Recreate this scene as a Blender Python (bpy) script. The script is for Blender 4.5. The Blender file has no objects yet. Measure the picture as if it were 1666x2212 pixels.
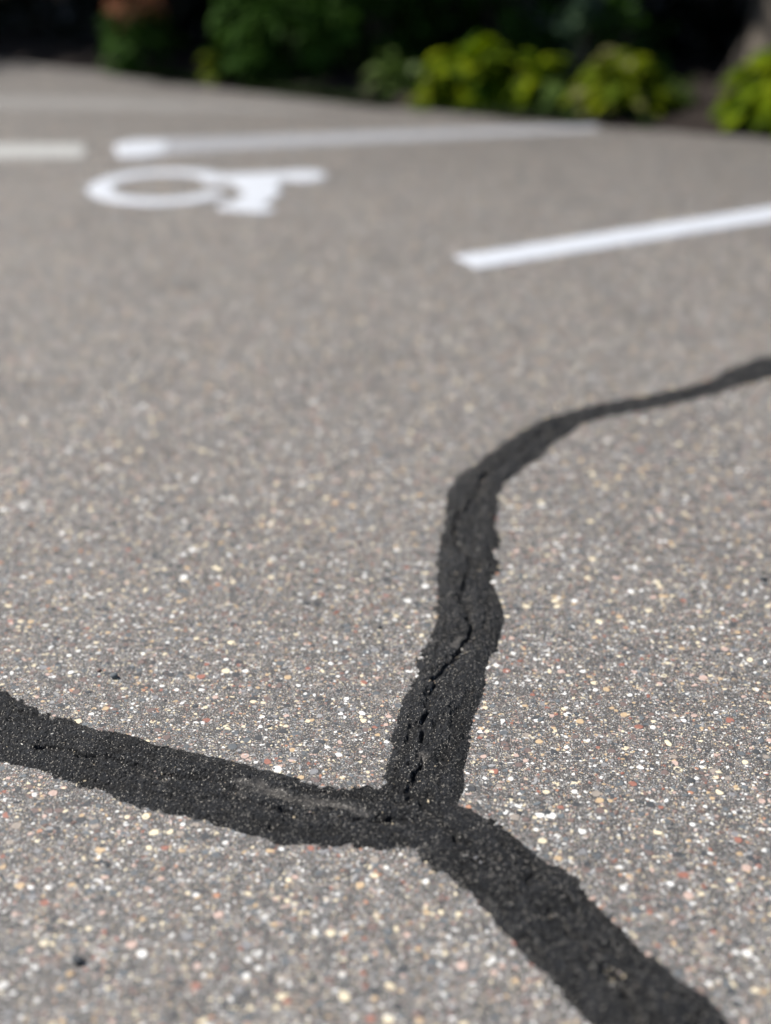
import bpy, math, random
import numpy as np
from mathutils import Vector
random.seed(7)
rng = np.random.default_rng(11)
scene = bpy.context.scene
COL = scene.collection

# ------------------------------------------------------------------ camera
cam_data = bpy.data.cameras.new('camera')
cam = bpy.data.objects.new('camera', cam_data)
COL.objects.link(cam)
scene.camera = cam
cam.location = (0, 0, 1.0)
cam.rotation_euler = (math.radians(90 - 26.2), 0, 0)
cam_data.sensor_fit = 'HORIZONTAL'
cam_data.sensor_width = 36
cam_data.lens = 36 * 3000 / 1666
cam_data.clip_start = 0.05
cam_data.clip_end = 300
cam_data.dof.use_dof = True
cam_data.dof.focus_distance = 1.70
cam_data.dof.aperture_fstop = 1.9

# ------------------------------------------------------------------ world, sun, exposure
SUN_EL = math.radians(50)
SUN_DIR = Vector((-0.93 * math.cos(SUN_EL), 0.36 * math.cos(SUN_EL), math.sin(SUN_EL))).normalized()
world = bpy.data.worlds.new('World')
scene.world = world
world.use_nodes = True
wn = world.node_tree.nodes
sky = wn.new('ShaderNodeTexSky')
sky.sky_type = 'NISHITA'
sky.sun_disc = False
sky.sun_elevation = SUN_EL
sky.sun_rotation = math.atan2(SUN_DIR.x, SUN_DIR.y)
bgn = wn['Background']
bgn.inputs['Strength'].default_value = 0.055
world.node_tree.links.new(sky.outputs[0], bgn.inputs['Color'])
sun_data = bpy.data.lights.new('sun', 'SUN')
sun_data.energy = 4.2
sun_data.angle = math.radians(0.53)
sun_data.color = (1.0, 0.955, 0.90)
sun = bpy.data.objects.new('sun', sun_data)
COL.objects.link(sun)
sun.location = (-4, 2, 6)
sun.rotation_euler = SUN_DIR.to_track_quat('Z', 'Y').to_euler()
vs = scene.view_settings
vs.view_transform = 'Standard'
vs.look = 'None'
vs.gamma = 1
vs.use_curve_mapping = False
vs.exposure = 0.98

# ------------------------------------------------------------------ helpers
def tag(o, label=None, cat=None, group=None, kind=None):
    if label: o['label'] = label
    if cat: o['category'] = cat
    if group: o['group'] = group
    if kind: o['kind'] = kind
    return o

def link(name, data, parent=None, loc=None):
    o = bpy.data.objects.new(name, data)
    COL.objects.link(o)
    if parent is not None: o.parent = parent
    if loc is not None: o.location = loc
    return o

def empty(name, loc):
    o = link(name, None, loc=loc)
    o.empty_display_size = 0.05
    return o

def mesh_np(name, v, f, mat, smooth=True, colors=None):
    """v (n,3), f (m,3|4) -> mesh datablock"""
    me = bpy.data.meshes.new(name)
    v = np.asarray(v, dtype=np.float32); f = np.asarray(f, dtype=np.int32)
    k = f.shape[1]
    me.vertices.add(len(v)); me.vertices.foreach_set('co', v.ravel())
    me.loops.add(f.size); me.loops.foreach_set('vertex_index', f.ravel())
    me.polygons.add(len(f))
    me.polygons.foreach_set('loop_start', np.arange(0, f.size, k, dtype=np.int32))
    me.polygons.foreach_set('loop_total', np.full(len(f), k, dtype=np.int32))
    me.polygons.foreach_set('use_smooth', np.full(len(f), smooth))
    if colors is not None:
        a = me.color_attributes.new('stone_colour', 'FLOAT_COLOR', 'POINT')
        c = np.ones((len(v), 4), dtype=np.float32); c[:, :3] = colors
        a.data.foreach_set('color', c.ravel())
    me.update(); me.validate()
    me.materials.append(mat)
    return me

class VNoise:
    def __init__(s, seed):
        s.t = np.random.default_rng(seed).random((256, 256)).astype(np.float64)
    def __call__(s, x, y, scale):
        x = x / scale + 1000.37; y = y / scale + 1000.71
        xi = np.floor(x).astype(int); yi = np.floor(y).astype(int)
        fx = x - xi; fy = y - yi
        fx = fx * fx * (3 - 2 * fx); fy = fy * fy * (3 - 2 * fy)
        a = s.t[xi & 255, yi & 255]; b = s.t[(xi + 1) & 255, yi & 255]
        c = s.t[xi & 255, (yi + 1) & 255]; d = s.t[(xi + 1) & 255, (yi + 1) & 255]
        return (a * (1 - fx) + b * fx) * (1 - fy) + (c * (1 - fx) + d * fx) * fy - 0.5

def seg_dist(px, py, pts, closed):
    pts = np.array(pts); n = len(pts)
    d = np.full(px.shape, 1e9)
    for i in range(n if closed else n - 1):
        a = pts[i]; b = pts[(i + 1) % n]
        ab = b - a; L = ab @ ab + 1e-12
        t = np.clip(((px - a[0]) * ab[0] + (py - a[1]) * ab[1]) / L, 0, 1)
        dd = (px - a[0] - t * ab[0]) ** 2 + (py - a[1] - t * ab[1]) ** 2
        d = np.minimum(d, dd)
    return np.sqrt(d)

def sdf_poly(px, py, pts):
    d = seg_dist(px, py, pts, True)
    inside = np.zeros(px.shape, bool)
    n = len(pts)
    for i in range(n):
        x0, y0 = pts[i]; x1, y1 = pts[(i + 1) % n]
        if y0 == y1: continue
        c = ((y0 > py) != (y1 > py)) & (px < (x1 - x0) * (py - y0) / (y1 - y0) + x0)
        inside ^= c
    return np.where(inside, -d, d)

def grid_mesh(name, sdf_fn, z_fn, bounds, res, mat, margin=0.006, coarse=0.012, cut=-0.0012):
    """height-field sheet built only where sdf < margin"""
    x0, x1, y0, y1 = bounds
    k = int(round(coarse / res)); cs = k * res
    cx = np.arange(x0, x1, cs); cy = np.arange(y0, y1, cs)
    CX, CY = np.meshgrid(cx, cy, indexing='ij')
    near = sdf_fn(CX + cs / 2, CY + cs / 2) < cs + margin
    nx, ny = near.shape
    fine = np.kron(near, np.ones((k, k), bool))           # cells
    NX, NY = fine.shape
    vm = np.zeros((NX + 1, NY + 1), bool)
    for a in (0, 1):
        for b in (0, 1):
            vm[a:a + NX, b:b + NY] |= fine
    I, J = np.nonzero(vm)
    X = x0 + I * res; Y = y0 + J * res
    S = sdf_fn(X, Y)
    Z = z_fn(X, Y, S)
    idx = np.full(vm.shape, -1); idx[I, J] = np.arange(len(I))
    zg = np.full(vm.shape, -1.0); zg[I, J] = Z
    a = idx[:-1, :-1]; b = idx[1:, :-1]; c = idx[1:, 1:]; d = idx[:-1, 1:]
    zmax = np.maximum(np.maximum(zg[:-1, :-1], zg[1:, :-1]), np.maximum(zg[1:, 1:], zg[:-1, 1:]))
    ok = fine & (zmax > cut)
    F = np.stack([a[ok], b[ok], c[ok], d[ok]], 1)
    used = np.zeros(len(I), bool); used[F.ravel()] = True
    remap = np.cumsum(used) - 1
    return mesh_np(name, np.stack([X, Y, Z], 1)[used], remap[F], mat)

def tube(name, pts, rad, mat, parent, seg=8, seed=0, lump=0.0):
    rg = np.random.default_rng(seed)
    pts = [np.array(p, float) for p in pts]
    V = []
    for i, p in enumerate(pts):
        d = pts[min(i + 1, len(pts) - 1)] - pts[max(i - 1, 0)]; d /= np.linalg.norm(d)
        a = np.cross(d, (0, 1, .01)); a /= np.linalg.norm(a); b = np.cross(d, a)
        for k in range(seg):
            t = 2 * math.pi * k / seg; r = rad[i] * (1 + lump * rg.uniform(-1, 1))
            V.append(p + (a * math.cos(t) + b * math.sin(t)) * r)
    F = []
    for i in range(len(pts) - 1):
        for k in range(seg):
            F.append((i * seg + k, i * seg + (k + 1) % seg, (i + 1) * seg + (k + 1) % seg, (i + 1) * seg + k))
    return link(name, mesh_np(name, V, F, mat), parent)

# ------------------------------------------------------------------ materials
class NT:
    def __init__(s, name, rough=0.8, spec=0.3):
        s.m = bpy.data.materials.new(name); s.m.use_nodes = True
        s.t = s.m.node_tree; s.n = s.t.nodes; s.l = s.t.links
        s.p = s.n['Principled BSDF']
        s.p.inputs['Roughness'].default_value = rough
        s.p.inputs['Specular IOR Level'].default_value = spec
        s.co = s.n.new('ShaderNodeTexCoord').outputs['Object']
    def set(s, sock, v):
        if isinstance(v, bpy.types.NodeSocket): s.l.new(v, sock)
        else: sock.default_value = v
    def math(s, op, a, b=0.0, clamp=False):
        n = s.n.new('ShaderNodeMath'); n.operation = op; n.use_clamp = clamp
        s.set(n.inputs[0], a); s.set(n.inputs[1], b); return n.outputs[0]
    def noise(s, scale, detail=2, rough=0.5, vec=None):
        n = s.n.new('ShaderNodeTexNoise'); n.inputs['Scale'].default_value = scale
        n.inputs['Detail'].default_value = detail; n.inputs['Roughness'].default_value = rough
        s.l.new(vec or s.co, n.inputs['Vector']); return n
    def voro(s, scale, vec=None, dim='2D', feature='F1'):
        n = s.n.new('ShaderNodeTexVoronoi'); n.voronoi_dimensions = dim; n.feature = feature
        n.inputs['Scale'].default_value = scale
        s.l.new(vec or s.co, n.inputs['Vector']); return n
    def ramp(s, fac, stops, interp='LINEAR'):
        n = s.n.new('ShaderNodeValToRGB'); cr = n.color_ramp; cr.interpolation = interp
        while len(cr.elements) < len(stops): cr.elements.new(0.5)
        for e, (p, c) in zip(cr.elements, stops):
            e.position = p; e.color = (*c, 1) if len(c) == 3 else c
        s.l.new(fac, n.inputs[0]); return n.outputs[0]
    def mix(s, fac, a, b, blend='MIX'):
        n = s.n.new('ShaderNodeMix'); n.data_type = 'RGBA'; n.blend_type = blend
        s.set(n.inputs[0], fac)
        s.set(n.inputs[6], (*a, 1) if isinstance(a, tuple) else a)
        s.set(n.inputs[7], (*b, 1) if isinstance(b, tuple) else b); return n.outputs[2]
    def maprange(s, v, a, b, c=0.0, d=1.0, smooth=False):
        n = s.n.new('ShaderNodeMapRange'); n.clamp = True
        if smooth: n.interpolation_type = 'SMOOTHSTEP'
        s.set(n.inputs[0], v)
        for i, q in enumerate((a, b, c, d)): s.set(n.inputs[1 + i], q)
        return n.outputs[0]
    def bump(s, h, dist, strength=1.0):
        n = s.n.new('ShaderNodeBump'); n.inputs['Distance'].default_value = dist
        n.inputs['Strength'].default_value = strength
        s.l.new(h, n.inputs['Height']); s.l.new(n.outputs[0], s.p.inputs['Normal'])
    def sep(s, c):
        n = s.n.new('ShaderNodeSeparateColor'); s.l.new(c, n.inputs[0]); return n.outputs
    def warp(s, scale, amount, vec=None):
        nz = s.noise(scale, 1, 0.5, vec)
        a = s.n.new('ShaderNodeVectorMath'); a.operation = 'SUBTRACT'
        s.l.new(nz.outputs['Color'], a.inputs[0]); a.inputs[1].default_value = (.5, .5, .5)
        b = s.n.new('ShaderNodeVectorMath'); b.operation = 'SCALE'
        s.l.new(a.outputs[0], b.inputs[0]); b.inputs['Scale'].default_value = amount
        c = s.n.new('ShaderNodeVectorMath'); c.operation = 'ADD'
        s.l.new(vec or s.co, c.inputs[0]); s.l.new(b.outputs[0], c.inputs[1])
        return c.outputs[0]

PALETTE = {
    'w': (.67, .665, .64), 'c': (.64, .56, .40), 't': (.46, .34, .21), 'p': (.46, .34, .29),
    'o': (.42, .22, .14), 'r': (.27, .12, .09), 'b': (.17, .12, .105), 'g': (.27, .27, .27),
    'u': (.12, .135, .145), 'd': (.055, .06, .066)}
RAMP = [(0, 'w'), (.19, 'c'), (.31, 'g'), (.43, 'p'), (.50, 't'), (.56, 'u'), (.70, 'b'), (.79, 'd'), (.94, 'r'), (.975, 'o')]
RAMP_STOPS = [(p, PALETTE[k]) for p, k in RAMP]
FINE_STOPS = [(0, PALETTE['w']), (.26, (.72, .66, .54)), (.42, (.50, .46, .42)), (.60, (.36, .30, .27)), (.74, (.25, .24, .24)), (.9, (.30, .17, .13))]

BIG_STOPS = [(0, (.10, .11, .118)), (.24, (.05, .053, .057)), (.42, (.15, .11, .10)), (.54, (.20, .20, .205)), (.64, (.27, .235, .20)), (.72, PALETTE['p']), (.78, PALETTE['t']), (.85, PALETTE['c']), (.92, PALETTE['w']), (.97, PALETTE['r'])]
def asphalt_material():
    k = NT('weathered_asphalt', 0.6, 0.5)
    co = k.warp(150, 0.004, k.warp(480, 0.0018))
    clus = k.maprange(k.noise(48, 4, .65).outputs[0], .34, .66, .35, 1.5)
    base = k.ramp(k.noise(900, 3, .65).outputs[0], [(.36, (.017, .0165, .0165)), (.54, (.070, .067, .065)), (.70, (.28, .27, .258))])
    h = k.noise(700, 3, .7).outputs[0]
    blot = k.maprange(k.noise(160, 3, .7).outputs[0], .36, .62, .45, 1.2)
    base = k.mix(1.0, base, k.mix(blot, (0, 0, 0), (1, 1, 1)), 'MULTIPLY')
    col = base
    hh = k.math('MULTIPLY', h, 0.5)
    # (cells per metre, share of cells with a stone, smallest and largest radius in cell units)
    for scale, share, r0, r1, stops, lift in ((720, .62, .20, .45, FINE_STOPS, .35), (380, .55, .18, .44, RAMP_STOPS, .6), (190, .42, .18, .44, RAMP_STOPS, .8), (96, .22, .20, .42, RAMP_STOPS, 1.0), (70, .34, .18, .46, BIG_STOPS, .9)):
        v = k.voro(scale, co)
        r, g, b = k.sep(v.outputs['Color'])[:3]
        here = k.math('LESS_THAN', r, k.math('MULTIPLY', clus, share))
        rad = k.maprange(b, 0, 1, r0, r1)
        m = k.maprange(v.outputs['Distance'], k.math('MULTIPLY', rad, .82), rad, 1, 0)
        m = k.math('MULTIPLY', m, here)
        c = k.ramp(g, stops, 'CONSTANT')
        tone = k.maprange(k.noise(scale * 3.1, 2).outputs[0], .3, .7, .78, 1.12)
        cc = k.mix(1.0, c, k.mix(tone, (0, 0, 0), (1, 1, 1)), 'MULTIPLY')
        col = k.mix(m, col, cc)
        hh = k.math('MAXIMUM', hh, k.math('MULTIPLY', m, lift))
    big = k.maprange(k.noise(3.2, 4, .6).outputs[0], .3, .7, .88, 1.10)
    mid = k.maprange(k.noise(26, 3, .6).outputs[0], .3, .7, .93, 1.06)
    col = k.mix(1.0, col, k.mix(k.math('MULTIPLY', big, mid), (0, 0, 0), (1, 1, 1)), 'MULTIPLY')
    # far shade painted into the colour towards the bed, and a faint oil stain or two
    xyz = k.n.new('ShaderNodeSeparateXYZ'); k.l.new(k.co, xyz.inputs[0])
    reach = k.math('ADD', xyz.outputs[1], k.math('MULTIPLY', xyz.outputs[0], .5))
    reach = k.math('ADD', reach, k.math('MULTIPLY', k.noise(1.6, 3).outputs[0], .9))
    far_shade = k.maprange(reach, 4.4, 6.6, 0, .6)
    col = k.mix(far_shade, col, (.075, .068, .062))
    sp = k.voro(1.9, k.warp(6, .08)); sr = k.sep(sp.outputs['Color'])[0]
    spot = k.math('MULTIPLY', k.math('LESS_THAN', sr, .3), k.maprange(sp.outputs['Distance'], .05, .16, .30, 0, True))
    col = k.mix(spot, col, (.06, .058, .056))
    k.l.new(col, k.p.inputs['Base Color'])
    k.bump(hh, 0.0018, 1.0)
    return k.m

def stone_material(name, colour=None):
    k = NT(name, 0.72, 0.3)
    if colour is None:
        a = k.n.new('ShaderNodeVertexColor'); a.layer_name = 'stone_colour'; c = a.outputs[0]
    else:
        rnd = k.n.new('ShaderNodeObjectInfo').outputs['Random']
        c = k.mix(rnd, tuple(x * .8 for x in colour), tuple(min(.85, x * 1.12) for x in colour))
    t = k.maprange(k.noise(900, 3, .6).outputs[0], .3, .7, .74, 1.1)
    k.l.new(k.mix(1.0, c, k.mix(t, (0, 0, 0), (1, 1, 1)), 'MULTIPLY'), k.p.inputs['Base Color'])
    k.bump(k.noise(1500, 2).outputs[0], 0.0003, 0.6)
    return k.m

def sealant_material():
    k = NT('black_crack_sealant', 0.5, 0.3)
    c = k.ramp(k.noise(330, 4, .75).outputs[0], [(.38, (.0014, .0017, .0022)), (.56, (.0085, .0096, .0120)), (.74, (.046, .050, .058))])
    tone = k.maprange(k.noise(55, 4, .7).outputs[0], .38, .60, .25, 1.75)
    c = k.mix(1.0, c, k.mix(tone, (0, 0, 0), (1, 1, 1)), 'MULTIPLY')
    ga = k.n.new('ShaderNodeVertexColor'); ga.layer_name = 'stone_colour'
    fold = k.maprange(k.sep(ga.outputs[0])[1], .25, .72, .30, 1.9)
    c = k.mix(1.0, c, k.mix(k.math('MULTIPLY', fold, 1.0), (0, 0, 0), (1, 1, 1)), 'MULTIPLY')
    smear = k.math('MULTIPLY', k.sep(ga.outputs[0])[0], k.maprange(k.noise(110, 4, .75).outputs[0], .38, .56, .15, 1))
    c = k.mix(k.math('MULTIPLY', smear, .95), c, (.052, .048, .043))
    wide = k.maprange(k.noise(15, 3, .6).outputs[0], .38, .62, .55, 1.7)
    c = k.mix(1.0, c, k.mix(wide, (0, 0, 0), (1, 1, 1)), 'MULTIPLY')
    dusty = k.maprange(k.noise(9, 3, .6).outputs[0], .35, .65, .0, .5)
    c = k.mix(k.math('MULTIPLY', dusty, k.maprange(k.noise(1100, 2).outputs[0], .5, .7)), c, (.075, .075, .078))
    dust = k.voro(800)
    r, g, b = k.sep(dust.outputs['Color'])[:3]
    m = k.math('MULTIPLY', k.math('LESS_THAN', dust.outputs['Distance'], .36), k.math('LESS_THAN', r, .07))
    c = k.mix(m, c, (.46, .43, .38))
    k.l.new(c, k.p.inputs['Base Color'])
    k.l.new(k.maprange(k.noise(260, 3).outputs[0], .35, .65, .30, .75), k.p.inputs['Roughness'])
    lump = k.math('MULTIPLY', k.voro(300, k.warp(200, .004)).outputs['Distance'], -1.3)
    h = k.math('ADD', lump, k.math('MULTIPLY', k.noise(620, 4, .75).outputs[0], 1.3))
    h = k.math('MULTIPLY', h, k.maprange(smear, 0, 1, 1, .12))
    k.bump(h, 0.0020, 1.0)
    return k.m

def paint_material(name, tint, wear):
    k = NT(name, 0.6, 0.4)
    w = k.maprange(k.noise(60, 5, .75).outputs[0], wear - .05, wear + .05, 1, 0)
    c = k.mix(k.noise(9, 2).outputs[0], tuple(x * .92 for x in tint), tint)
    k.l.new(k.mix(w, c, (.22, .21, .20)), k.p.inputs['Base Color'])
    k.bump(k.voro(300).outputs['Distance'], 0.0008, .5)
    return k.m

def leaf_material(name, lo, hi, transl=.3, rough=.5, third=None):
    k = NT(name, rough, 0.1)
    rnd = k.n.new('ShaderNodeNewGeometry').outputs['Random Per Island']
    stops = [(0, lo), (.75, hi)] + ([(.97, third)] if third else [])
    c = k.ramp(rnd, stops)
    vein = k.maprange(k.noise(40, 2).outputs[0], .3, .7, .85, 1.1)
    c = k.mix(1.0, c, k.mix(vein, (0, 0, 0), (1, 1, 1)), 'MULTIPLY')
    k.l.new(c, k.p.inputs['Base Color'])
    tr = k.n.new('ShaderNodeBsdfTranslucent'); k.l.new(c, tr.inputs['Color'])
    mx = k.n.new('ShaderNodeMixShader'); mx.inputs[0].default_value = transl
    k.l.new(k.p.outputs[0], mx.inputs[1]); k.l.new(tr.outputs[0], mx.inputs[2])
    k.l.new(mx.outputs[0], k.n['Material Output'].inputs['Surface'])
    return k.m

def plain(name, lo, hi, scale, rough=.9, bump=.004, detail=5):
    k = NT(name, rough, .2)
    n = k.noise(scale, detail, .65).outputs[0]
    k.l.new(k.ramp(n, [(.3, lo), (.7, hi)]), k.p.inputs['Base Color'])
    k.bump(n, bump, 1)
    return k.m

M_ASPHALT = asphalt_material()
M_SEAL = sealant_material()
M_SOIL = plain('dark_mulch_soil', (.006, .0045, .0035), (.03, .021, .017), 45, bump=.01)
M_BARK = plain('grey_brown_bark', (.05, .042, .033), (.13, .11, .09), 30, bump=.012)
M_BARK2 = plain('grey_green_bark', (.05, .06, .045), (.13, .15, .12), 40, bump=.004)
M_STRAW = plain('dry_straw', (.22, .19, .14), (.40, .35, .26), 300, bump=.0002)
M_PAINT = paint_material('white_paint', (.44, .465, .505), .35)
M_PAINT_WORN = paint_material('worn_white_paint', (.25, .26, .28), .42)
M_PAINT_OLD = paint_material('faded_grey_white_paint', (.33, .335, .325), .40)

# ------------------------------------------------------------------ ground
EDGE = [(-1.856, 6.958),(-1.193, 6.471),(-0.657, 6.101),(0.0, 5.696),(0.3, 5.516),(0.728, 5.347),(0.972, 5.239),(1.385, 5.068)]
ground = link('ground', mesh_np('ground', [(-80, -80, -.03), (80, -80, -.03), (80, 80, -.03), (-80, 80, -.03)], [(0, 1, 2, 3)], M_SOIL, False))
tag(ground, kind='structure')
edge = [(-40, 6.958 + .58 * 38.1)] + EDGE + [(30, 5.068 - .5 * 28.6)]
# asphalt sheet: strips between the near limit and the bed edge
vs_, fs_ = [], []
rag = VNoise(5)
ex = []
for (xa, ya), (xb, yb) in zip(edge[:-1], edge[1:]):
    n = max(2, int(min(60, abs(xb - xa) / .03)))
    for i in range(n):
        t = i / n; ex.append((xa + (xb - xa) * t, ya + (yb - ya) * t))
ex.append(edge[-1])
for x, y in ex:
    y2 = y + float(rag(np.array(x), np.array(0.), .09)) * .05 + float(rag(np.array(x), np.array(9.), .4)) * .08
    vs_ += [(x, -30, 0), (x, y2, 0), (x, y2, -.05)]
for i in range(len(ex) - 1):
    a = 3 * i; b = a + 3
    fs_ += [(a, b, b + 1, a + 1), (a + 1, b + 1, b + 2, a + 2)]
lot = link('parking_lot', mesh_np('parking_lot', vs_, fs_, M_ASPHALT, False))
tag(lot, kind='structure')

# raised, uneven planting bed beyond the asphalt edge
def bed():
    nx, ny = 140, 60
    X = np.linspace(-6, 6, nx); T = np.linspace(0, 1, ny) ** 1.5 * 9
    bx = [p[0] for p in edge]; by = [p[1] for p in edge]
    nz1, nz2 = VNoise(21), VNoise(22)
    V = []
    for x in X:
        e = np.interp(x, bx, by) + .015
        y = e + T
        z = -.02 + np.minimum(T * .25, .05) + nz1(np.full(ny, x), y, .35) * .04 * np.minimum(1, T * 4) + nz2(np.full(ny, x), y, .06) * .02 * np.minimum(1, T * 6)
        V.append(np.stack([np.full(ny, x), y, z], 1))
    V = np.concatenate(V)
    i, j = np.meshgrid(np.arange(nx - 1), np.arange(ny - 1), indexing='ij')
    a = (i * ny + j).ravel()
    return mesh_np('planting_bed', V, np.stack([a, a + ny, a + ny + 1, a + 1], 1), M_SOIL)
pb = link('planting_bed', bed()); tag(pb, kind='structure')

# ------------------------------------------------------------------ crack sealant
SEAL = [(1.839, 3.197),(1.267, 2.99),(0.913, 2.799),(0.849, 2.782),(0.81, 2.759),(0.771, 2.742),(0.721, 2.692),(0.648, 2.618),(0.595, 2.582),(0.515, 2.544),(0.437, 2.508),(0.37, 2.477),(0.312, 2.43),(0.255, 2.374),(0.205, 2.288),(0.16, 2.218),(0.125, 2.169),(0.111, 2.113),(0.102, 2.025),(0.093, 1.959),(0.083, 1.881),(0.076, 1.822),(0.079, 1.752),(0.075, 1.7),(0.067, 1.637),(0.051, 1.578),(0.036, 1.533),(0.025, 1.479),(0.017, 1.429),(0.011, 1.38),(0.003, 1.334),(0.001, 1.298),(-0.018, 1.298),(-0.05, 1.301),(-0.077, 1.304),(-0.104, 1.317),(-0.138, 1.333),(-0.172, 1.348),(-0.212, 1.362),(-0.253, 1.376),(-0.295, 1.392),(-0.338, 1.414),(-0.375, 1.431),(-0.419, 1.447),(-0.453, 1.469),(-0.476, 1.49),(-0.499, 1.509),(-0.541, 1.533),(-0.596, 1.555),(-0.789, 1.613),(-1.096, 1.752),(-1.476, 1.822),(-1.411, 1.7),(-1.041, 1.613),(-0.743, 1.459),(-0.548, 1.39),(-0.499, 1.376),(-0.462, 1.362),(-0.425, 1.348),(-0.389, 1.33),(-0.34, 1.306),(-0.293, 1.282),(-0.248, 1.264),(-0.21, 1.249),(-0.172, 1.237),(-0.14, 1.221),(-0.108, 1.209),(-0.068, 1.205),(-0.027, 1.203),(0.009, 1.202),(0.034, 1.195),(0.053, 1.171),(0.072, 1.149),(0.095, 1.117),(0.114, 1.083),(0.137, 1.048),(0.159, 1.016),(0.177, 0.984),(0.197, 0.949),(0.213, 0.914),(0.232, 0.878),(0.283, 0.742),(0.431, 0.742),(0.355, 0.878),(0.331, 0.914),(0.316, 0.949),(0.306, 0.978),(0.286, 0.998),(0.266, 1.026),(0.248, 1.051),(0.232, 1.083),(0.213, 1.117),(0.193, 1.153),(0.171, 1.175),(0.151, 1.205),(0.132, 1.229),(0.113, 1.253),(0.093, 1.27),(0.082, 1.274),(0.085, 1.308),(0.092, 1.353),(0.102, 1.409),(0.11, 1.459),(0.125, 1.522),(0.138, 1.589),(0.152, 1.637),(0.161, 1.7),(0.162, 1.752),(0.16, 1.808),(0.165, 1.851),(0.165, 1.881),(0.174, 1.943),(0.178, 2.025),(0.184, 2.104),(0.198, 2.141),(0.231, 2.198),(0.274, 2.268),(0.31, 2.331),(0.362, 2.407),(0.41, 2.442),(0.457, 2.465),(0.534, 2.501),(0.605, 2.542),(0.668, 2.582),(0.723, 2.618),(0.785, 2.66),(0.822, 2.679),(0.884, 2.698),(1.227, 2.88),(1.79, 3.097)]
CRACKS = [[(0.609, 2.562),(0.414, 2.474),(0.295, 2.352),(0.209, 2.228),(0.164, 2.15),(0.149, 2.079),(0.113, 1.992),(0.107, 1.94),(0.129, 1.845),(0.122, 1.814),(0.108, 1.739),(0.125, 1.658),(0.093, 1.574),(0.068, 1.534),(0.06, 1.5),(0.051, 1.456),(0.044, 1.401),(0.046, 1.358),(0.035, 1.316),(0.028, 1.288)], [(-1.373, 1.766),(-1.064, 1.687),(-0.761, 1.538),(-0.516, 1.439),(-0.47, 1.395),(-0.433, 1.379),(-0.393, 1.376),(-0.358, 1.362),(-0.331, 1.358),(-0.3, 1.351),(-0.27, 1.326),(-0.24, 1.323),(-0.203, 1.316),(-0.183, 1.298),(-0.151, 1.269),(-0.109, 1.256),(-0.043, 1.245),(0.009, 1.241),(0.05, 1.233)], [(0.024, 1.249),(0.073, 1.225),(0.094, 1.173),(0.137, 1.173),(0.153, 1.161),(0.157, 1.105),(0.173, 1.085),(0.193, 1.061),(0.202, 1.04),(0.223, 1.004),(0.234, 0.977),(0.24, 0.951),(0.27, 0.903)]]
SB = [min(p[0] for p in SEAL) - .02, max(p[0] for p in SEAL) + .02, min(p[1] for p in SEAL) - .02, max(p[1] for p in SEAL) + .02]
n1, n2, n3, n4, n5 = (VNoise(s) for s in (31, 32, 33, 34, 35))
def seal_sdf(x, y): return sdf_poly(x, y, SEAL)
GLAZE = [(-0.13, 1.295, 0.062, 0.012, -0.38), (-0.091, 1.272, 0.085, 0.01, -0.3), (0.096, 1.619, 0.014, 0.014, 0.5), (0.04, 1.362, 0.01, 0.014, 0), (-0.269, 1.312, 0.018, 0.006, -0.4)]
def glaze(x, y):
    g = np.zeros_like(x)
    wx = x + n2(x, y + 1, .02) * .02; wy = y + n2(x + 1, y, .02) * .02
    for cx, cy, a, b, th in GLAZE:
        u = (wx - cx) * math.cos(th) + (wy - cy) * math.sin(th); v = -(wx - cx) * math.sin(th) + (wy - cy) * math.cos(th)
        g = np.maximum(g, np.clip(2.2 - 2.0 * np.hypot(u / a, v / b), 0, 1))
    return g
def streak(x, y, s):
    # long folds that follow the run of the band: narrow across it, stretched along it
    a = s + n2(x, y, .03) * .010 + n1(x, y, .012) * .004
    b = (x - y) * .12
    return n5(a, b, .0045) * .6 + n4(a + .3, b * 1.7, .0085) * .9
def seal_z(x, y, s):
    e = s - .003 - np.clip((y - 1.9) * .008, 0, .009) + (n1(x, y, .0035) * .0060 + n2(x, y, .009) * .0085) * np.clip(.7 + n4(x, y, .045) * 2.2, .1, 1.5) + n3(x, y, .035) * .009
    ridged = .5 - np.abs(n4(x, y * .8, .0042)) * 2
    fold = .5 - np.abs(n3(x + n1(x, y, .02) * .02, y * 1.3, .024)) * 2
    fold2 = .5 - np.abs(n2(x + 11, y * 1.2, .011)) * 2
    z = .0056 + fold * .0034 + fold2 * .0026 + ridged * .0018 + n5(x, y, .0026) * .0013 + n2(x + 3, y, .016) * .0013 + n3(x + 7, y, .0065) * .0020
    smooth = glaze(x, y)          # smooth glazed patches
    z = z * (1 - smooth) + (.0054 + n3(x, y + 4, .02) * .0030) * smooth
    lip = np.exp(-((x - .150) / .05) ** 2 - ((y - 2.165 + (x - .15) * .4 + n2(x, y, .02) * .03) / .014) ** 2)
    z = z + lip * .007
    z = z + streak(x, y, s) * .0045 * (1 - .7 * smooth)
    for i, c in enumerate(CRACKS):
        wx = x + n2(x + 5, y, .012) * .010; wy = y + n3(x, y + 5, .012) * .010
        d = seg_dist(wx, wy, c, False)
        gate = np.clip(.8 + n4(x + 2, y + i, .035) * 2.6, 0, 1)
        z = z - .0095 * np.exp(-(d / (.0026, .0036, .0042)[i]) ** 2) * gate - .0010 * np.exp(-(d / .007) ** 2)
    z = np.maximum(z, .00015)
    return np.minimum(z, np.maximum(-e * .48 + n5(x + 9, y, .0022) * .0012, -.002))
seal_me = grid_mesh('crack_sealant', seal_sdf, seal_z, SB, .0011, M_SEAL)
vc = np.empty(len(seal_me.vertices) * 3, np.float32); seal_me.vertices.foreach_get('co', vc); vc = vc.reshape(-1, 3).astype(float)
ga = seal_me.color_attributes.new('stone_colour', 'FLOAT_COLOR', 'POINT')
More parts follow.
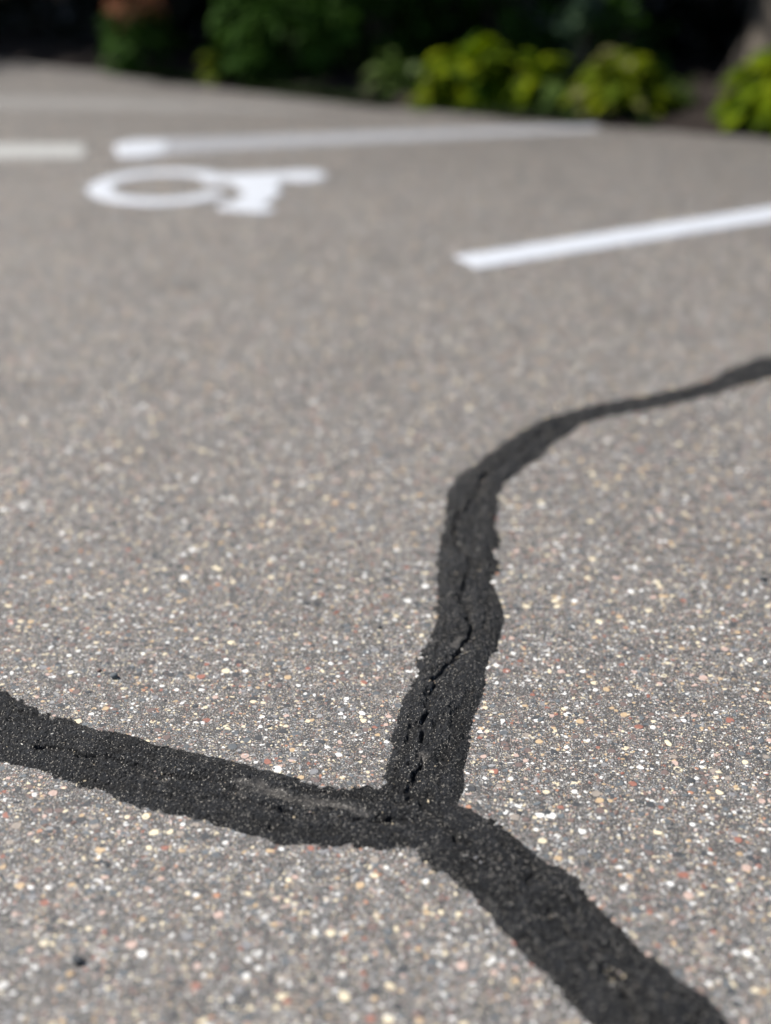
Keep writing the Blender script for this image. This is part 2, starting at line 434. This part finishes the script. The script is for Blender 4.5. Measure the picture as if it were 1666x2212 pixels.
gl = np.ones((len(vc), 4), np.float32); gl[:, 0] = glaze(vc[:, 0], vc[:, 1])
gl[:, 1] = np.clip(.5 + streak(vc[:, 0], vc[:, 1], seal_sdf(vc[:, 0], vc[:, 1])), 0, 1)
ga.data.foreach_set('color', gl.ravel())
seal = link('crack_sealant', seal_me)
tag(seal, 'black rubbery tar sealant band forking in three over cracks in the near asphalt', 'crack sealant')

# ------------------------------------------------------------------ aggregate
M_STONE = stone_material('mixed_aggregate')
def stone_shape(n, r, rg, ring=6, flat=.26):
    """n irregular pebbles: top point, shoulder ring, buried ring"""
    ang = np.linspace(0, 2 * np.pi, ring, endpoint=False)[None, :] + rg.uniform(-.28, .28, (n, ring))
    el = rg.uniform(1.0, 2.3, (n, 1)); th = rg.uniform(0, np.pi, (n, 1))
    rad = rg.uniform(.62, 1.22, (n, ring)) * r[:, None]
    u = np.cos(ang) * rad * el ** .5; v = np.sin(ang) * rad / el ** .5
    x = u * np.cos(th) - v * np.sin(th); y = u * np.sin(th) + v * np.cos(th)
    hgt = np.minimum(r * flat, .0011) * rg.uniform(.5, 1.2, n)
    V = np.zeros((n, 2 * ring + 1, 3))
    V[:, 0, 2] = hgt; V[:, 0, 0] = rg.uniform(-.2, .2, n) * r
    V[:, 1:ring + 1, 0] = x * .72; V[:, 1:ring + 1, 1] = y * .72
    V[:, 1:ring + 1, 2] = (hgt[:, None] * rg.uniform(.65, 1.0, (n, ring)))
    V[:, ring + 1:, 0] = x; V[:, ring + 1:, 1] = y; V[:, ring + 1:, 2] = -.0012
    F = []
    for i in range(ring):
        j = (i + 1) % ring
        F += [(0, 1 + i, 1 + j), (1 + i, ring + 1 + i, ring + 1 + j), (1 + i, ring + 1 + j, 1 + j)]
    return V, np.array(F)

def join_stones(name, pos, r, colors, mat, rg, ring=6, z=None, flat=.26):
    n = len(pos)
    V, F = stone_shape(n, r, rg, ring, flat)
    k = V.shape[1]
    V[:, :, 0] += pos[:, 0:1]; V[:, :, 1] += pos[:, 1:2]
    if z is not None: V[:, :, 2] += z[:, None]
    FF = (F[None] + (np.arange(n) * k)[:, None, None]).reshape(-1, 3)
    return mesh_np(name, V.reshape(-1, 3), FF, mat, False, np.repeat(colors, k, 0))

keys = [k for _, k in RAMP]; starts = np.array([p for p, _ in RAMP])
N = 16000
D = rng.uniform(.82, 3.6, N * 2)
X = rng.uniform(-1.05, 1.05, N * 2)
keep = (np.abs(X) < .30 * np.sqrt(D * D + 1) + .04) & (rng.random(N * 2) < np.clip(1.6 - D * .30, .2, 1))
X, D = X[keep][:N], D[keep][:N]
R = .00125 * (1 - rng.random(len(X))) ** (-1 / 2.3)
R = np.where(R > .0056, rng.uniform(.0022, .0056, len(R)), R)
kind = np.searchsorted(starts, rng.random(len(X)), 'right') - 1
bigdark = (R > .0035) & (rng.random(len(X)) < .5)
kind[bigdark] = rng.choice([2, 5, 6, 7], bigdark.sum())
lightish = (rng.random(len(X)) < .30) & (R < .003)
kind[lightish] = rng.integers(0, 2, lightish.sum())
cols = np.array([PALETTE[k] for k in keys])[kind] * rng.uniform(.75, 1.12, (len(X), 1))
HAND = [(-0.29, 1.665, 0.0045, 'w'),(-0.241, 1.696, 0.0039, 'w'),(-0.176, 1.627, 0.0029, 'r'),(-0.493, 1.55, 0.0043, 'w'),(-0.443, 1.555, 0.0037, 't'),(-0.112, 1.121, 0.0029, 'c'),(0.071, 1.074, 0.004, 'w'),(-0.225, 1.171, 0.003, 'o'),(-0.283, 1.693, 0.0026, 'r'),(-0.05, 1.804, 0.0038, 'r'),(-0.216, 1.777, 0.0027, 'r'),(-0.303, 1.511, 0.003, 'r'),(0.181, 1.58, 0.0043, 'r'),(0.205, 1.479, 0.0027, 't'),(0.294, 1.896, 0.0043, 'w'),(0.322, 1.282, 0.0042, 'w'),(0.309, 1.38, 0.0034, 'w'),(0.369, 1.343, 0.003, 'o'),(0.286, 1.164, 0.0042, 'p'),(0.272, 1.233, 0.0031, 'w'),(0.248, 1.179, 0.003, 'r'),(0.355, 1.175, 0.0032, 'o'),(-0.391, 1.117, 0.0036, 'w'),(0.228, 1.538, 0.0039, 'b'),(0.13, 0.966, 0.0052, 'd'),(0.554, 1.791, 0.0031, 'd'),(-0.115, 1.739, 0.0037, 'd'),(-0.348, 1.032, 0.0039, 'b'),(-0.23, 1.004, 0.0034, 'w'),(-0.356, 0.989, 0.0038, 'w'),(-0.146, 1.179, 0.0035, 'd'),(-0.193, 1.09, 0.0043, 'd'),(-0.006, 1.157, 0.003, 'o'),(-0.027, 1.198, 0.0025, 'o'),(-0.02, 1.035, 0.0043, 'c'),(-0.073, 1.272, 0.0024, 'w'),(-0.145, 1.791, 0.0034, 'c'),(0.012, 1.825, 0.0031, 't'),(0.479, 1.822, 0.0038, 'c'),(0.503, 1.7, 0.0039, 'c'),(-0.093, 1.533, 0.0036, 'g'),(-0.382, 1.7, 0.0033, 'w'),(-0.523, 1.762, 0.0034, 'w'),(-0.044, 1.578, 0.0034, 'w'),(-0.114, 1.485, 0.003, 'c'),(-0.178, 1.544, 0.0027, 'c'),(-0.057, 1.55, 0.0027, 'r'),(0.507, 1.662, 0.0026, 'w'),(0.277, 1.7, 0.0036, 'w'),(0.226, 1.409, 0.0031, 't'),(0.18, 1.343, 0.0025, 'c'),(0.258, 1.357, 0.0028, 'w'),(0.373, 1.449, 0.0029, 'w'),(0.408, 1.308, 0.0038, 't'),(0.264, 1.286, 0.0024, 'o'),(0.226, 1.317, 0.0032, 'c'),(0.133, 1.304, 0.0024, 'r'),(0.19, 1.241, 0.0031, 'c'),(0.319, 1.132, 0.0032, 'w'),(0.376, 1.107, 0.0033, 'g'),(0.338, 1.06, 0.0033, 'c'),(0.366, 1.023, 0.0036, 'w'),(0.266, 1.107, 0.0024, 'w'),(0.229, 1.146, 0.0024, 'w'),(0.19, 1.194, 0.003, 'c'),(-0.279, 1.107, 0.0031, 'w'),(-0.332, 1.087, 0.0033, 'c'),(-0.144, 1.048, 0.0032, 'r'),(-0.081, 1.08, 0.0028, 'g'),(-0.055, 1.128, 0.0024, 'w'),(0.022, 1.107, 0.0029, 'p'),(0.017, 1.004, 0.0034, 'g'),(0.056, 0.987, 0.0035, 'w'),(0.102, 1.004, 0.0031, 'c'),(-0.183, 0.992, 0.0033, 'p'),(-0.272, 1.041, 0.0028, 'c'),(-0.158, 1.439, 0.0029, 'w'),(-0.396, 1.291, 0.0027, 't'),(-0.275, 1.233, 0.0028, 'p'),(-0.332, 1.233, 0.0026, 'g'),(-0.219, 1.202, 0.0025, 'c'),(-0.178, 1.198, 0.0023, 'w'),(0.195, 1.107, 0.0029, 'w')]
P = np.stack([X, D], 1)
clear = np.ones(len(X), bool)
for hx, hy, hr, hk in HAND:
    clear &= ((P[:, 0] - hx) ** 2 + (P[:, 1] - hy) ** 2) > (hr * 1.4 + R) ** 2
clear &= seal_sdf(X, D) > .001
P, R, cols, kind = P[clear], R[clear], cols[clear], kind[clear]
screen = R / np.sqrt(P[:, 1] ** 2 + 1)
order = np.argsort(-screen)
inview = np.abs(P[:, 0]) < .277 * np.sqrt(P[:, 1] ** 2 + 1)
singles = [i for i in order if inview[i] and P[i, 1] > .97][:300 - len(HAND)]
rest = np.ones(len(P), bool); rest[singles] = False
agg = link('fine_aggregate', join_stones('fine_aggregate', P[rest], R[rest], cols[rest], M_STONE, rng), lot)
tag(agg, kind='stuff')
unit = {}
for k_, c_ in PALETTE.items():
    mat = stone_material('stone_' + {'w': 'white', 'c': 'cream', 't': 'tan', 'p': 'pink', 'o': 'orange', 'r': 'red', 'b': 'brown', 'g': 'grey', 'u': 'blue_grey', 'd': 'dark'}[k_], c_)
    for q in range(3):
        V, F = stone_shape(1, np.array([.005]), rng, 9, .24)
        unit[k_, q] = mesh_np('stone', V[0] / .005, F, mat, False)
def put_stone(x, y, r, k):
    o = link('stone', unit[k, random.randrange(3)], lot, (x, y, 0))
    o.scale = (r, r, min(r, .0045)); o.rotation_euler = (0, 0, random.uniform(0, 6.28))
for hx, hy, hr, hk in HAND: put_stone(hx, hy, hr, hk)
for i in singles: put_stone(P[i, 0], P[i, 1], R[i], keys[kind[i]])

# grit lying on the sealant, thicker along the crack
gn = 15000
gx = rng.uniform(SB[0], SB[1], gn * 12); gy = rng.uniform(.85, 2.9, gn * 12)
gs = seal_sdf(gx, gy)
ok = gs < -.002
gx, gy, gs = gx[ok], gy[ok], gs[ok]
gd = np.min([seg_dist(gx, gy, c, False) for c in CRACKS], 0)
ok = rng.random(len(gx)) < (.07 + .6 * np.exp(-(gd / .008) ** 2)) * np.clip(.5 + VNoise(51)(gx, gy, .04) * 2.2, .1, 1.2)
gx, gy, gs = gx[ok][:gn], gy[ok][:gn], gs[ok][:gn]
gr = .00045 * (1 - rng.random(len(gx))) ** (-1 / 2.6); gr = np.minimum(gr, .0019)
gz = seal_z(gx, gy, gs)
gc = np.array([(.72, .69, .62), (.66, .55, .38), (.45, .36, .30), (.30, .30, .31)])[rng.choice(4, len(gx), p=[.4, .25, .2, .15])]
grit = link('sand_grit', join_stones('sand_grit', np.stack([gx, gy], 1), gr, gc, M_STONE, rng, 5, gz + .0002, .7), seal)
tag(grit, kind='stuff')

# ------------------------------------------------------------------ loose pebbles
def pebble(x, y, r, k, label, seed, squash=.7):
    rg = np.random.default_rng(seed)
    import bmesh
    bm = bmesh.new(); bmesh.ops.create_icosphere(bm, subdivisions=2, radius=1)
    dirs = rg.normal(size=(7, 3)); dirs /= np.linalg.norm(dirs, axis=1)[:, None]
    for v in bm.verts:
        p = np.array(v.co); s = 1.0
        for q in dirs:
            s = min(s, .78 / max(1e-3, float(p @ q))) if p @ q > .78 else s
        v.co = Vector(p * s * r) * 1.0
        v.co.z *= squash; v.co.x *= 1.15
    me = bpy.data.meshes.new('pebble'); bm.to_mesh(me); bm.free()
    me.materials.append(unit[k, 0].materials[0])
    for f in me.polygons: f.use_smooth = True
    o = link('pebble', me, loc=(x, y, r * squash * .72))
    o.rotation_euler = (0, 0, rg.uniform(0, 6))
    tag(o, label, 'pebble', 'loose pebbles lying on the asphalt')

pebble(-0.356, 1.539, 0.0055, 'u', 'smooth dark grey pebble on the asphalt left of the centre', 3, 0.75)
pebble(-0.302, 1.029, 0.0059, 'd', 'largest black pebble near the bottom left corner, blurred', 4, 0.7)
pebble(-0.008, 1.666, 0.0032, 'd', 'small black grit piece left of the upright sealant band', 5, 0.6)
pebble(-0.113, 1.731, 0.0040, 'd', 'thin dark chip left of the pinch in the upright band', 6, 0.4)
pebble(-0.379, 1.556, 0.0031, 'b', 'small brown pebble above the left sealant arm', 7, 0.6)
pebble(0.56, 1.804, 0.0055, 'd', 'dark chip at the right edge beyond the upright band', 8, 0.5)

# dry straw fibres on the sealant
def straw(pts, label):
    P_ = []
    for x, y in pts:
        ax, ay = np.array([x]), np.array([y])
        zz = float(np.atleast_1d(seal_z(ax, ay, seal_sdf(ax, ay)))[0])
        P_.append((x, y, max(zz, .0004) + .0012))
    o = tube('straw', P_, [.0003, .0004, .0004, .0002][:len(P_)], M_STRAW, None, 6)
    tag(o, label, 'straw', None)
straw([(0.071, 1.576), (0.094, 1.585), (0.11, 1.589), (0.129, 1.599)], 'single dry straw lying across the upright sealant band below its pinch')

# ------------------------------------------------------------------ painted markings
def slab(name, poly, mat, label, cat, z=.003, res=.012, group=None, rag_amp=.006):
    nz = VNoise(sum(map(ord, label)) % 997)
    b = [min(p[0] for p in poly) - .03, max(p[0] for p in poly) + .03, min(p[1] for p in poly) - .03, max(p[1] for p in poly) + .03]
    f = lambda x, y: sdf_poly(x, y, poly)
    def zf(x, y, s):
        e = s + nz(x, y, .02) * rag_amp * 1.5 + nz(x + 3, y, .006) * rag_amp
        return np.minimum(z, np.maximum(-e * 1.0, -.004))
    o = link(name, grid_mesh(name, f, zf, b, res, mat, .02, res * 4, -.0035))
    return tag(o, label, cat, group)

LINE1 = [(.175, 3.538), (2.6, 4.875), (2.68, 4.79), (.232, 3.432)]
slab('painted_line', LINE1, M_PAINT, 'bright white painted bay line running off to the right from mid asphalt', 'painted line', group='bay lines painted on the asphalt', res=.006)
LINE2 = [(-0.959, 4.97),(-0.884, 5.052),(-0.556, 5.093),(0.0, 5.195),(0.794, 5.32),(0.782, 5.23),(0.0, 5.035),(-0.536, 4.891),(-0.796, 4.8),(-0.825, 4.74),(-0.894, 4.74)]
slab('painted_line', LINE2, M_PAINT_WORN, 'long worn white bay line beyond the wheelchair symbol ending at the lime plants', 'painted line', group='bay lines painted on the asphalt', res=.006)
slab('asphalt_strip', [(-5, 5.95), (-1.2, 5.93), (-.25, 5.66), (-.25, 5.62), (-1.2, 5.66), (-5, 5.68)], plain('pale_worn_asphalt', (.12, .116, .11), (.22, .213, .204), 120, bump=.001), 'slightly paler strip of worn asphalt crossing the far left of the lot', 'asphalt strip', z=.002, res=.01)
slab('paint_patch', [(-.955, 4.945), (-.905, 5.01), (-.765, 5.00), (-.755, 4.82), (-.81, 4.765), (-.905, 4.765)], M_PAINT, 'short fresh white repaint patch on the left end of the long worn bay line', 'painted patch', z=.007, res=.006)
LINE3 = [(-3.0, 4.94), (-1.064, 4.975), (-1.02, 4.765), (-3.0, 4.70)]
slab('painted_line', LINE3, M_PAINT_OLD, 'faded greyish line stub at the left edge of the photo', 'painted line', group='bay lines painted on the asphalt', res=.006)

# wheelchair symbol, lying with its head to the right (local u = up of the symbol = +X, v = its right = towards the camera)
def seg_d(px, py, a, b):
    ab = np.array(b) - np.array(a); L = ab @ ab
    t = np.clip(((px - a[0]) * ab[0] + (py - a[1]) * ab[1]) / L, 0, 1)
    return np.hypot(px - a[0] - t * ab[0], py - a[1] - t * ab[1])
SYM_ANG = math.radians(6)
SYM_C = (-.69, 4.33)
def sym_sdf(x, y):
    dx = x - SYM_C[0]; dy = y - SYM_C[1]
    u = dx * math.cos(SYM_ANG) + dy * math.sin(SYM_ANG); v = dx * math.sin(SYM_ANG) - dy * math.cos(SYM_ANG)
    ring = np.abs(np.hypot(u + .0, v) - .198) - .037
    a = np.degrees(np.arctan2(v, u))            # 0 = up, 90 = towards the camera
    gap = (a > -42) & (a < 30)
    ring = np.where(gap, .1, ring)
    head = np.hypot(u - .440, v + .100) - .074
    torso = seg_d(u, v, (.40, -.105), (.17, -.085)) - .058
    arm = seg_d(u, v, (.33, -.10), (.31, .075)) - .04
    thigh = seg_d(u, v, (.25, -.07), (.31, .12)) - .055
    shin = seg_d(u, v, (.31, .12), (.24, .285)) - .052
    foot = seg_d(u, v, (.20, .285), (.30, .33)) - .036
    return np.minimum.reduce([ring, head, torso, arm, thigh, shin, foot])
def sym_z(x, y, s):
    nz = VNoise(77)
    return np.minimum(.003, np.maximum(-(s + nz(x, y, .015) * .006), -.004))
sym = link('wheelchair_symbol', grid_mesh('wheelchair_symbol', sym_sdf, sym_z, [-1.05, -.05, 3.85, 4.75], .005, M_PAINT, .02, .02, -.0035))
tag(sym, 'white painted wheelchair symbol lying on its side between two bay lines', 'painted symbol')

# ------------------------------------------------------------------ vegetation
def leaves_np(c, d, nrm, ln, wd, droop=.25):
    """n leaves: 6 vertices (base, two shoulders, two mids, tip), folded a little along the midrib"""
    n = len(c)
    d = d / np.linalg.norm(d, axis=1)[:, None]
    side = np.cross(d, nrm); side /= np.linalg.norm(side, axis=1)[:, None] + 1e-9
    up = np.cross(side, d)
    L = ln[:, None]; W = wd[:, None]
    V = np.zeros((n, 6, 3))
    V[:, 0] = c
    V[:, 1] = c + d * L * .35 + side * W * .5 + up * W * .12
    V[:, 2] = c + d * L * .35 - side * W * .5 + up * W * .12
    V[:, 3] = c + d * L * .72 + side * W * .36 - up * L * droop * .3 + up * W * .08
    V[:, 4] = c + d * L * .72 - side * W * .36 - up * L * droop * .3 + up * W * .08
    V[:, 5] = c + d * L - up * L * droop
    F = np.array([(0, 1, 2), (1, 3, 2), (2, 3, 4), (3, 5, 4)])
    FF = (F[None] + (np.arange(n) * 6)[:, None, None]).reshape(-1, 3)
    return V.reshape(-1, 3), FF

def cloud(rg, n, centre, radii, nclump, spread, shell=.55):
    """clumped points in an ellipsoid"""
    q = rg.normal(size=(nclump, 3)); q /= np.linalg.norm(q, axis=1)[:, None]
    q *= rg.uniform(shell, 1, (nclump, 1)) ** .7
    k = rg.integers(0, nclump, n)
    p = q[k] + rg.normal(size=(n, 3)) * spread
    return np.array(centre) + p * np.array(radii), p

def shrub(name, label, cat, x, y, rx, ry, h, n, leaf, mat, seed, nclump=26, spread=.2, group=None, stem=M_BARK, nstem=4, z0=0.0):
    rg = np.random.default_rng(seed)
    root = empty(name, (x, y, 0)); tag(root, label, cat, group)
    c, p = cloud(rg, n, (0, 0, z0 + (h - z0) * .5), (rx, ry, (h - z0) * .5), nclump, spread)
    ok = c[:, 2] > .004; c, p = c[ok], p[ok]
    d = p * .8 + rg.normal(size=p.shape) * .6; nrm = rg.normal(size=p.shape) * .5 + np.array([0, 0, 1.0])
    ln = leaf * rg.uniform(.6, 1.3, len(c))
    V, F = leaves_np(c, d, nrm, ln, ln * rg.uniform(.4, .6, len(c)))
    V[:, 2] = np.maximum(V[:, 2], .002)
    tag(link('foliage', mesh_np('foliage', V, F, mat), root), kind='stuff')
    for i in range(nstem):
        a = rg.uniform(0, 6.28); s = rg.uniform(.2, .6)
        tube('stem', [(0, 0, -.02), (math.cos(a) * rx * s * .4, math.sin(a) * ry * s * .4, h * .4), (math.cos(a) * rx * s, math.sin(a) * ry * s, h * .8)], [.012 + h * .006, .009 + h * .003, .004], stem, root)
    return root

def hosta(label, x, y, r, h, n, leaf, mat, seed, group='leafy plants along the bed edge', cat='plant'):
    """rosette of broad arching leaves, each with its own petiole"""
    rg = np.random.default_rng(seed)
    root = empty('broad_leaf_plant', (x, y, 0)); tag(root, label, cat, group)
    az = rg.uniform(0, 2 * np.pi, n); t = rg.random(n) ** .7
    rr = r * t * .75; z = h * (1 - .75 * t ** 1.6) * rg.uniform(.55, 1.0, n)
    c = np.stack([np.cos(az) * rr, np.sin(az) * rr, z], 1)
    d = np.stack([np.cos(az), np.sin(az), .55 - t * .8], 1) + rg.normal(size=(n, 3)) * .25
    nrm = np.stack([-np.cos(az) * .3, -np.sin(az) * .3, np.ones(n)], 1) + rg.normal(size=(n, 3)) * .25
    ln = leaf * rg.uniform(.65, 1.25, n)
    V, F = leaves_np(c, d, nrm, ln, ln * rg.uniform(.6, .8, n), .4)
    V[:, 2] = np.maximum(V[:, 2], .003)
    # petioles as thin strips
    pv = []; pf = []
    for i in range(n):
        s = np.array([-math.sin(az[i]), math.cos(az[i]), 0]) * .003
        b = np.array([math.cos(az[i]) * .02, math.sin(az[i]) * .02, 0])
        k = len(pv); pv += [b - s, b + s, c[i] + s, c[i] - s]; pf += [(k, k + 1, k + 2), (k, k + 2, k + 3)]
    tag(link('foliage', mesh_np('foliage', V, F, mat), root), kind='stuff')
    tag(link('leaf_stalks', mesh_np('leaf_stalks', pv, pf, mat, False), root), kind='stuff')
    return root

L_LIME = leaf_material('lime_leaf', (.018, .052, .0003), (.115, .165, .0003), .4, .8, third=(.17, .21, .001))
L_LIME2 = leaf_material('lime_variegated_leaf', (.03, .065, .001), (.14, .17, .001), .4, .8, third=(.2, .19, .09))
L_MID = leaf_material('mid_green_leaf', (.018, .050, .006), (.046, .105, .014), .3, .8)
L_DULL = leaf_material('dull_green_leaf', (.03, .06, .01), (.07, .11, .022), .25)
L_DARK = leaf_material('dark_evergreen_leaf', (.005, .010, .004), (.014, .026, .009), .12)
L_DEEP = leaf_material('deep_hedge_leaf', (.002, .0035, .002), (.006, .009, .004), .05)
L_PALE = leaf_material('pale_blue_green_leaf', (.04, .075, .04), (.09, .14, .08), .25)
L_BROWN = leaf_material('dry_brown_leaf', (.20, .08, .04), (.38, .17, .09), .2)
L_GRASS = leaf_material('grass_blade', (.008, .022, .003), (.025, .05, .008), .25)

# plants along the edge of the bed
hosta('largest bright lime leafy clump at the middle of the bed edge', .34, 5.80, .20, .25, 120, .11, L_LIME, 1)
hosta('lime clump hugging the right flank of the largest lime clump', .60, 5.72, .13, .20, 70, .09, L_LIME, 12)
hosta('yellow and cream flecked clump right of the middle of the bed edge', .92, 5.58, .24, .22, 170, .085, L_LIME2, 2)
hosta('bright lime leafy clump at the right edge in front of the tree trunk', 1.56, 5.34, .34, .31, 230, .12, L_LIME, 3)
hosta('small dull green sprig alone on bare soil left of the tree trunk', 1.16, 5.62, .06, .13, 24, .06, L_DULL, 4)
hosta('small dull green clump just left of the largest lime clump', .03, 5.96, .13, .17, 70, .07, L_DULL, 5)
hosta('small lime clump in shade under the dark leafy shrub', -.70, 6.33, .11, .17, 60, .07, L_LIME2, 6)
hosta('low dull green clump filling the gap left of the cream flecked clump', .73, 5.62, .12, .13, 60, .08, L_DULL, 13)
hosta('low lime clump at the very foot of the largest lime clump, left side', .20, 5.72, .11, .11, 50, .07, L_LIME2, 14)
shrub('leafy_shrub', 'mid green leafy shrub left of centre, tallest at the bed edge', 'shrub', -.40, 6.36, .30, .24, .62, 1200, .075, L_MID, 7, nclump=14)
shrub('leafy_shrub', 'narrow green upright shrub below the brown flower heads at the left', 'shrub', -1.12, 6.62, .14, .13, .27, 300, .06, L_MID, 8, nclump=10)
fl = empty('flower_stalk', (-1.13, 6.60, 0)); tag(fl, 'tall stalk with dry reddish brown flower head at the upper left', 'flower stalk')
for i in range(3):
    a = i * 2.1
    tube('stem', [(0, 0, 0), (.02 * math.cos(a), .02 * math.sin(a), .15), (.05 * math.cos(a), .05 * math.sin(a), .30)], [.005, .004, .003], M_BARK2, fl)
    c, p = cloud(np.random.default_rng(60 + i), 90, (.05 * math.cos(a), .05 * math.sin(a), .30), (.065, .06, .06), 12, .3, .2)
    V, F = leaves_np(c, p + .01, np.random.default_rng(6).normal(size=p.shape), np.full(len(c), .028), np.full(len(c), .02))
    tag(link('flower_head', mesh_np('flower_head', V, F, L_BROWN), fl), kind='stuff')
shrub('leafy_shrub', 'dim pale blue green sapling leaves above the cream flecked clump', 'shrub', .84, 6.25, .15, .12, .36, 260, .06, L_PALE, 9, nclump=8)
shrub('leafy_shrub', 'dark green shrub behind the largest lime clump', 'shrub', .22, 6.75, .35, .25, .6, 1100, .07, L_DARK, 10)

shrub('leafy_shrub', 'dark green low shrub between the leafy shrub and the small dull clump', 'shrub', -.02, 6.5, .22, .18, .5, 700, .07, L_MID, 41, nclump=12)
shrub('leafy_shrub', 'dim green shrub around the foot of the slender pale trunk', 'shrub', .52, 6.55, .26, .18, .45, 500, .07, L_MID, 42, nclump=12)
shrub('leafy_shrub', 'dim green low shrub behind the cream flecked clump', 'shrub', 1.02, 6.3, .20, .15, .36, 420, .06, L_MID, 43, nclump=12)
# strip of low grass at the foot of the plants
def grass_strip():
    rg = np.random.default_rng(71); n = 5200
    bx = [p[0] for p in edge]; by = [p[1] for p in edge]
    x = rg.uniform(-1.3, 2.4, n); y = np.interp(x, bx, by) + .03 + np.abs(rg.normal(size=n)) * .07
    dens = VNoise(8)(x, y, .15)
    ok = (dens > -.1) & ~((x > 1.0) & (x < 1.3)); x, y = x[ok], y[ok]
    c = np.stack([x, y, np.full(len(x), .0)], 1)
    d = rg.normal(size=c.shape) * .45 + np.array([0, 0, 1.0])
    ln = rg.uniform(.015, .045, len(x))
    V, F = leaves_np(c, d, rg.normal(size=c.shape), ln, ln * .22, .5)
    return mesh_np('grass', V, F, L_GRASS)
tag(link('grass', grass_strip()), 'thin strip of low grass where the asphalt meets the bed', 'grass', kind='stuff')

# tree builder
def tree(label, x, y, trunk_pts, rads, crown_c, crown_r, n, leaf, bark, lmat, seed, limbs=6, group='trees standing in the bed'):
    rg = np.random.default_rng(seed)
    root = empty('tree', (x, y, 0)); tag(root, label, 'tree', group)
    tube('trunk', trunk_pts, rads, bark, root, 20, seed, .06)
    top = np.array(trunk_pts[-1])
    for i in range(limbs):
        a = i * 6.28 / limbs + rg.uniform(-.3, .3)
        e = np.array(crown_c) + np.array([math.cos(a) * crown_r[0] * .65, math.sin(a) * crown_r[1] * .65, rg.uniform(-.3, .4) * crown_r[2]])
        tube('limb', [top * .9, (top + e) / 2 + np.array([0, 0, .15]), e], [rads[-1] * .6, rads[-1] * .35, .02], bark, root, 7, seed + i)
    c, p = cloud(rg, n, crown_c, crown_r, 70, .16, .25)
    d = rg.normal(size=c.shape); nrm = rg.normal(size=c.shape) * .4 + np.array([0, 0, 1.0])
    ln = leaf * rg.uniform(.6, 1.3, n)
    V, F = leaves_np(c, d, nrm, ln, ln * .62)
    tag(link('crown', mesh_np('crown', V, F, lmat), root), kind='stuff')
    return root
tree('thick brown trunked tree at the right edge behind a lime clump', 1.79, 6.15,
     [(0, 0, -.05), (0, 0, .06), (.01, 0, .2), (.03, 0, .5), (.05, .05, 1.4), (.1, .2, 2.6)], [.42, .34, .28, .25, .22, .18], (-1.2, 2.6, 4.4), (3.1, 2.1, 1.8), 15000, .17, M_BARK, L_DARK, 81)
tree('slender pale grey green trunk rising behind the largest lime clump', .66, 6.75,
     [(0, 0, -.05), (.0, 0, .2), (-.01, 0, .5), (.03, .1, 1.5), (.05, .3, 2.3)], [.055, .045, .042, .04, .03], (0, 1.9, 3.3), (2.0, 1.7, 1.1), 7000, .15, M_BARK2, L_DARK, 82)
tree('unseen tree at the far left, crown placed to shade the bed', -3.4, 9.3,  # stands out of view, added so its crown shades the bed
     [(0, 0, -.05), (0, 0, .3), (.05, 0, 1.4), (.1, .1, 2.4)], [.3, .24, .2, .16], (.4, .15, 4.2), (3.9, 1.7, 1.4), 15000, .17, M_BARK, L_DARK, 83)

# dark evergreen hedge shrubs closing the view
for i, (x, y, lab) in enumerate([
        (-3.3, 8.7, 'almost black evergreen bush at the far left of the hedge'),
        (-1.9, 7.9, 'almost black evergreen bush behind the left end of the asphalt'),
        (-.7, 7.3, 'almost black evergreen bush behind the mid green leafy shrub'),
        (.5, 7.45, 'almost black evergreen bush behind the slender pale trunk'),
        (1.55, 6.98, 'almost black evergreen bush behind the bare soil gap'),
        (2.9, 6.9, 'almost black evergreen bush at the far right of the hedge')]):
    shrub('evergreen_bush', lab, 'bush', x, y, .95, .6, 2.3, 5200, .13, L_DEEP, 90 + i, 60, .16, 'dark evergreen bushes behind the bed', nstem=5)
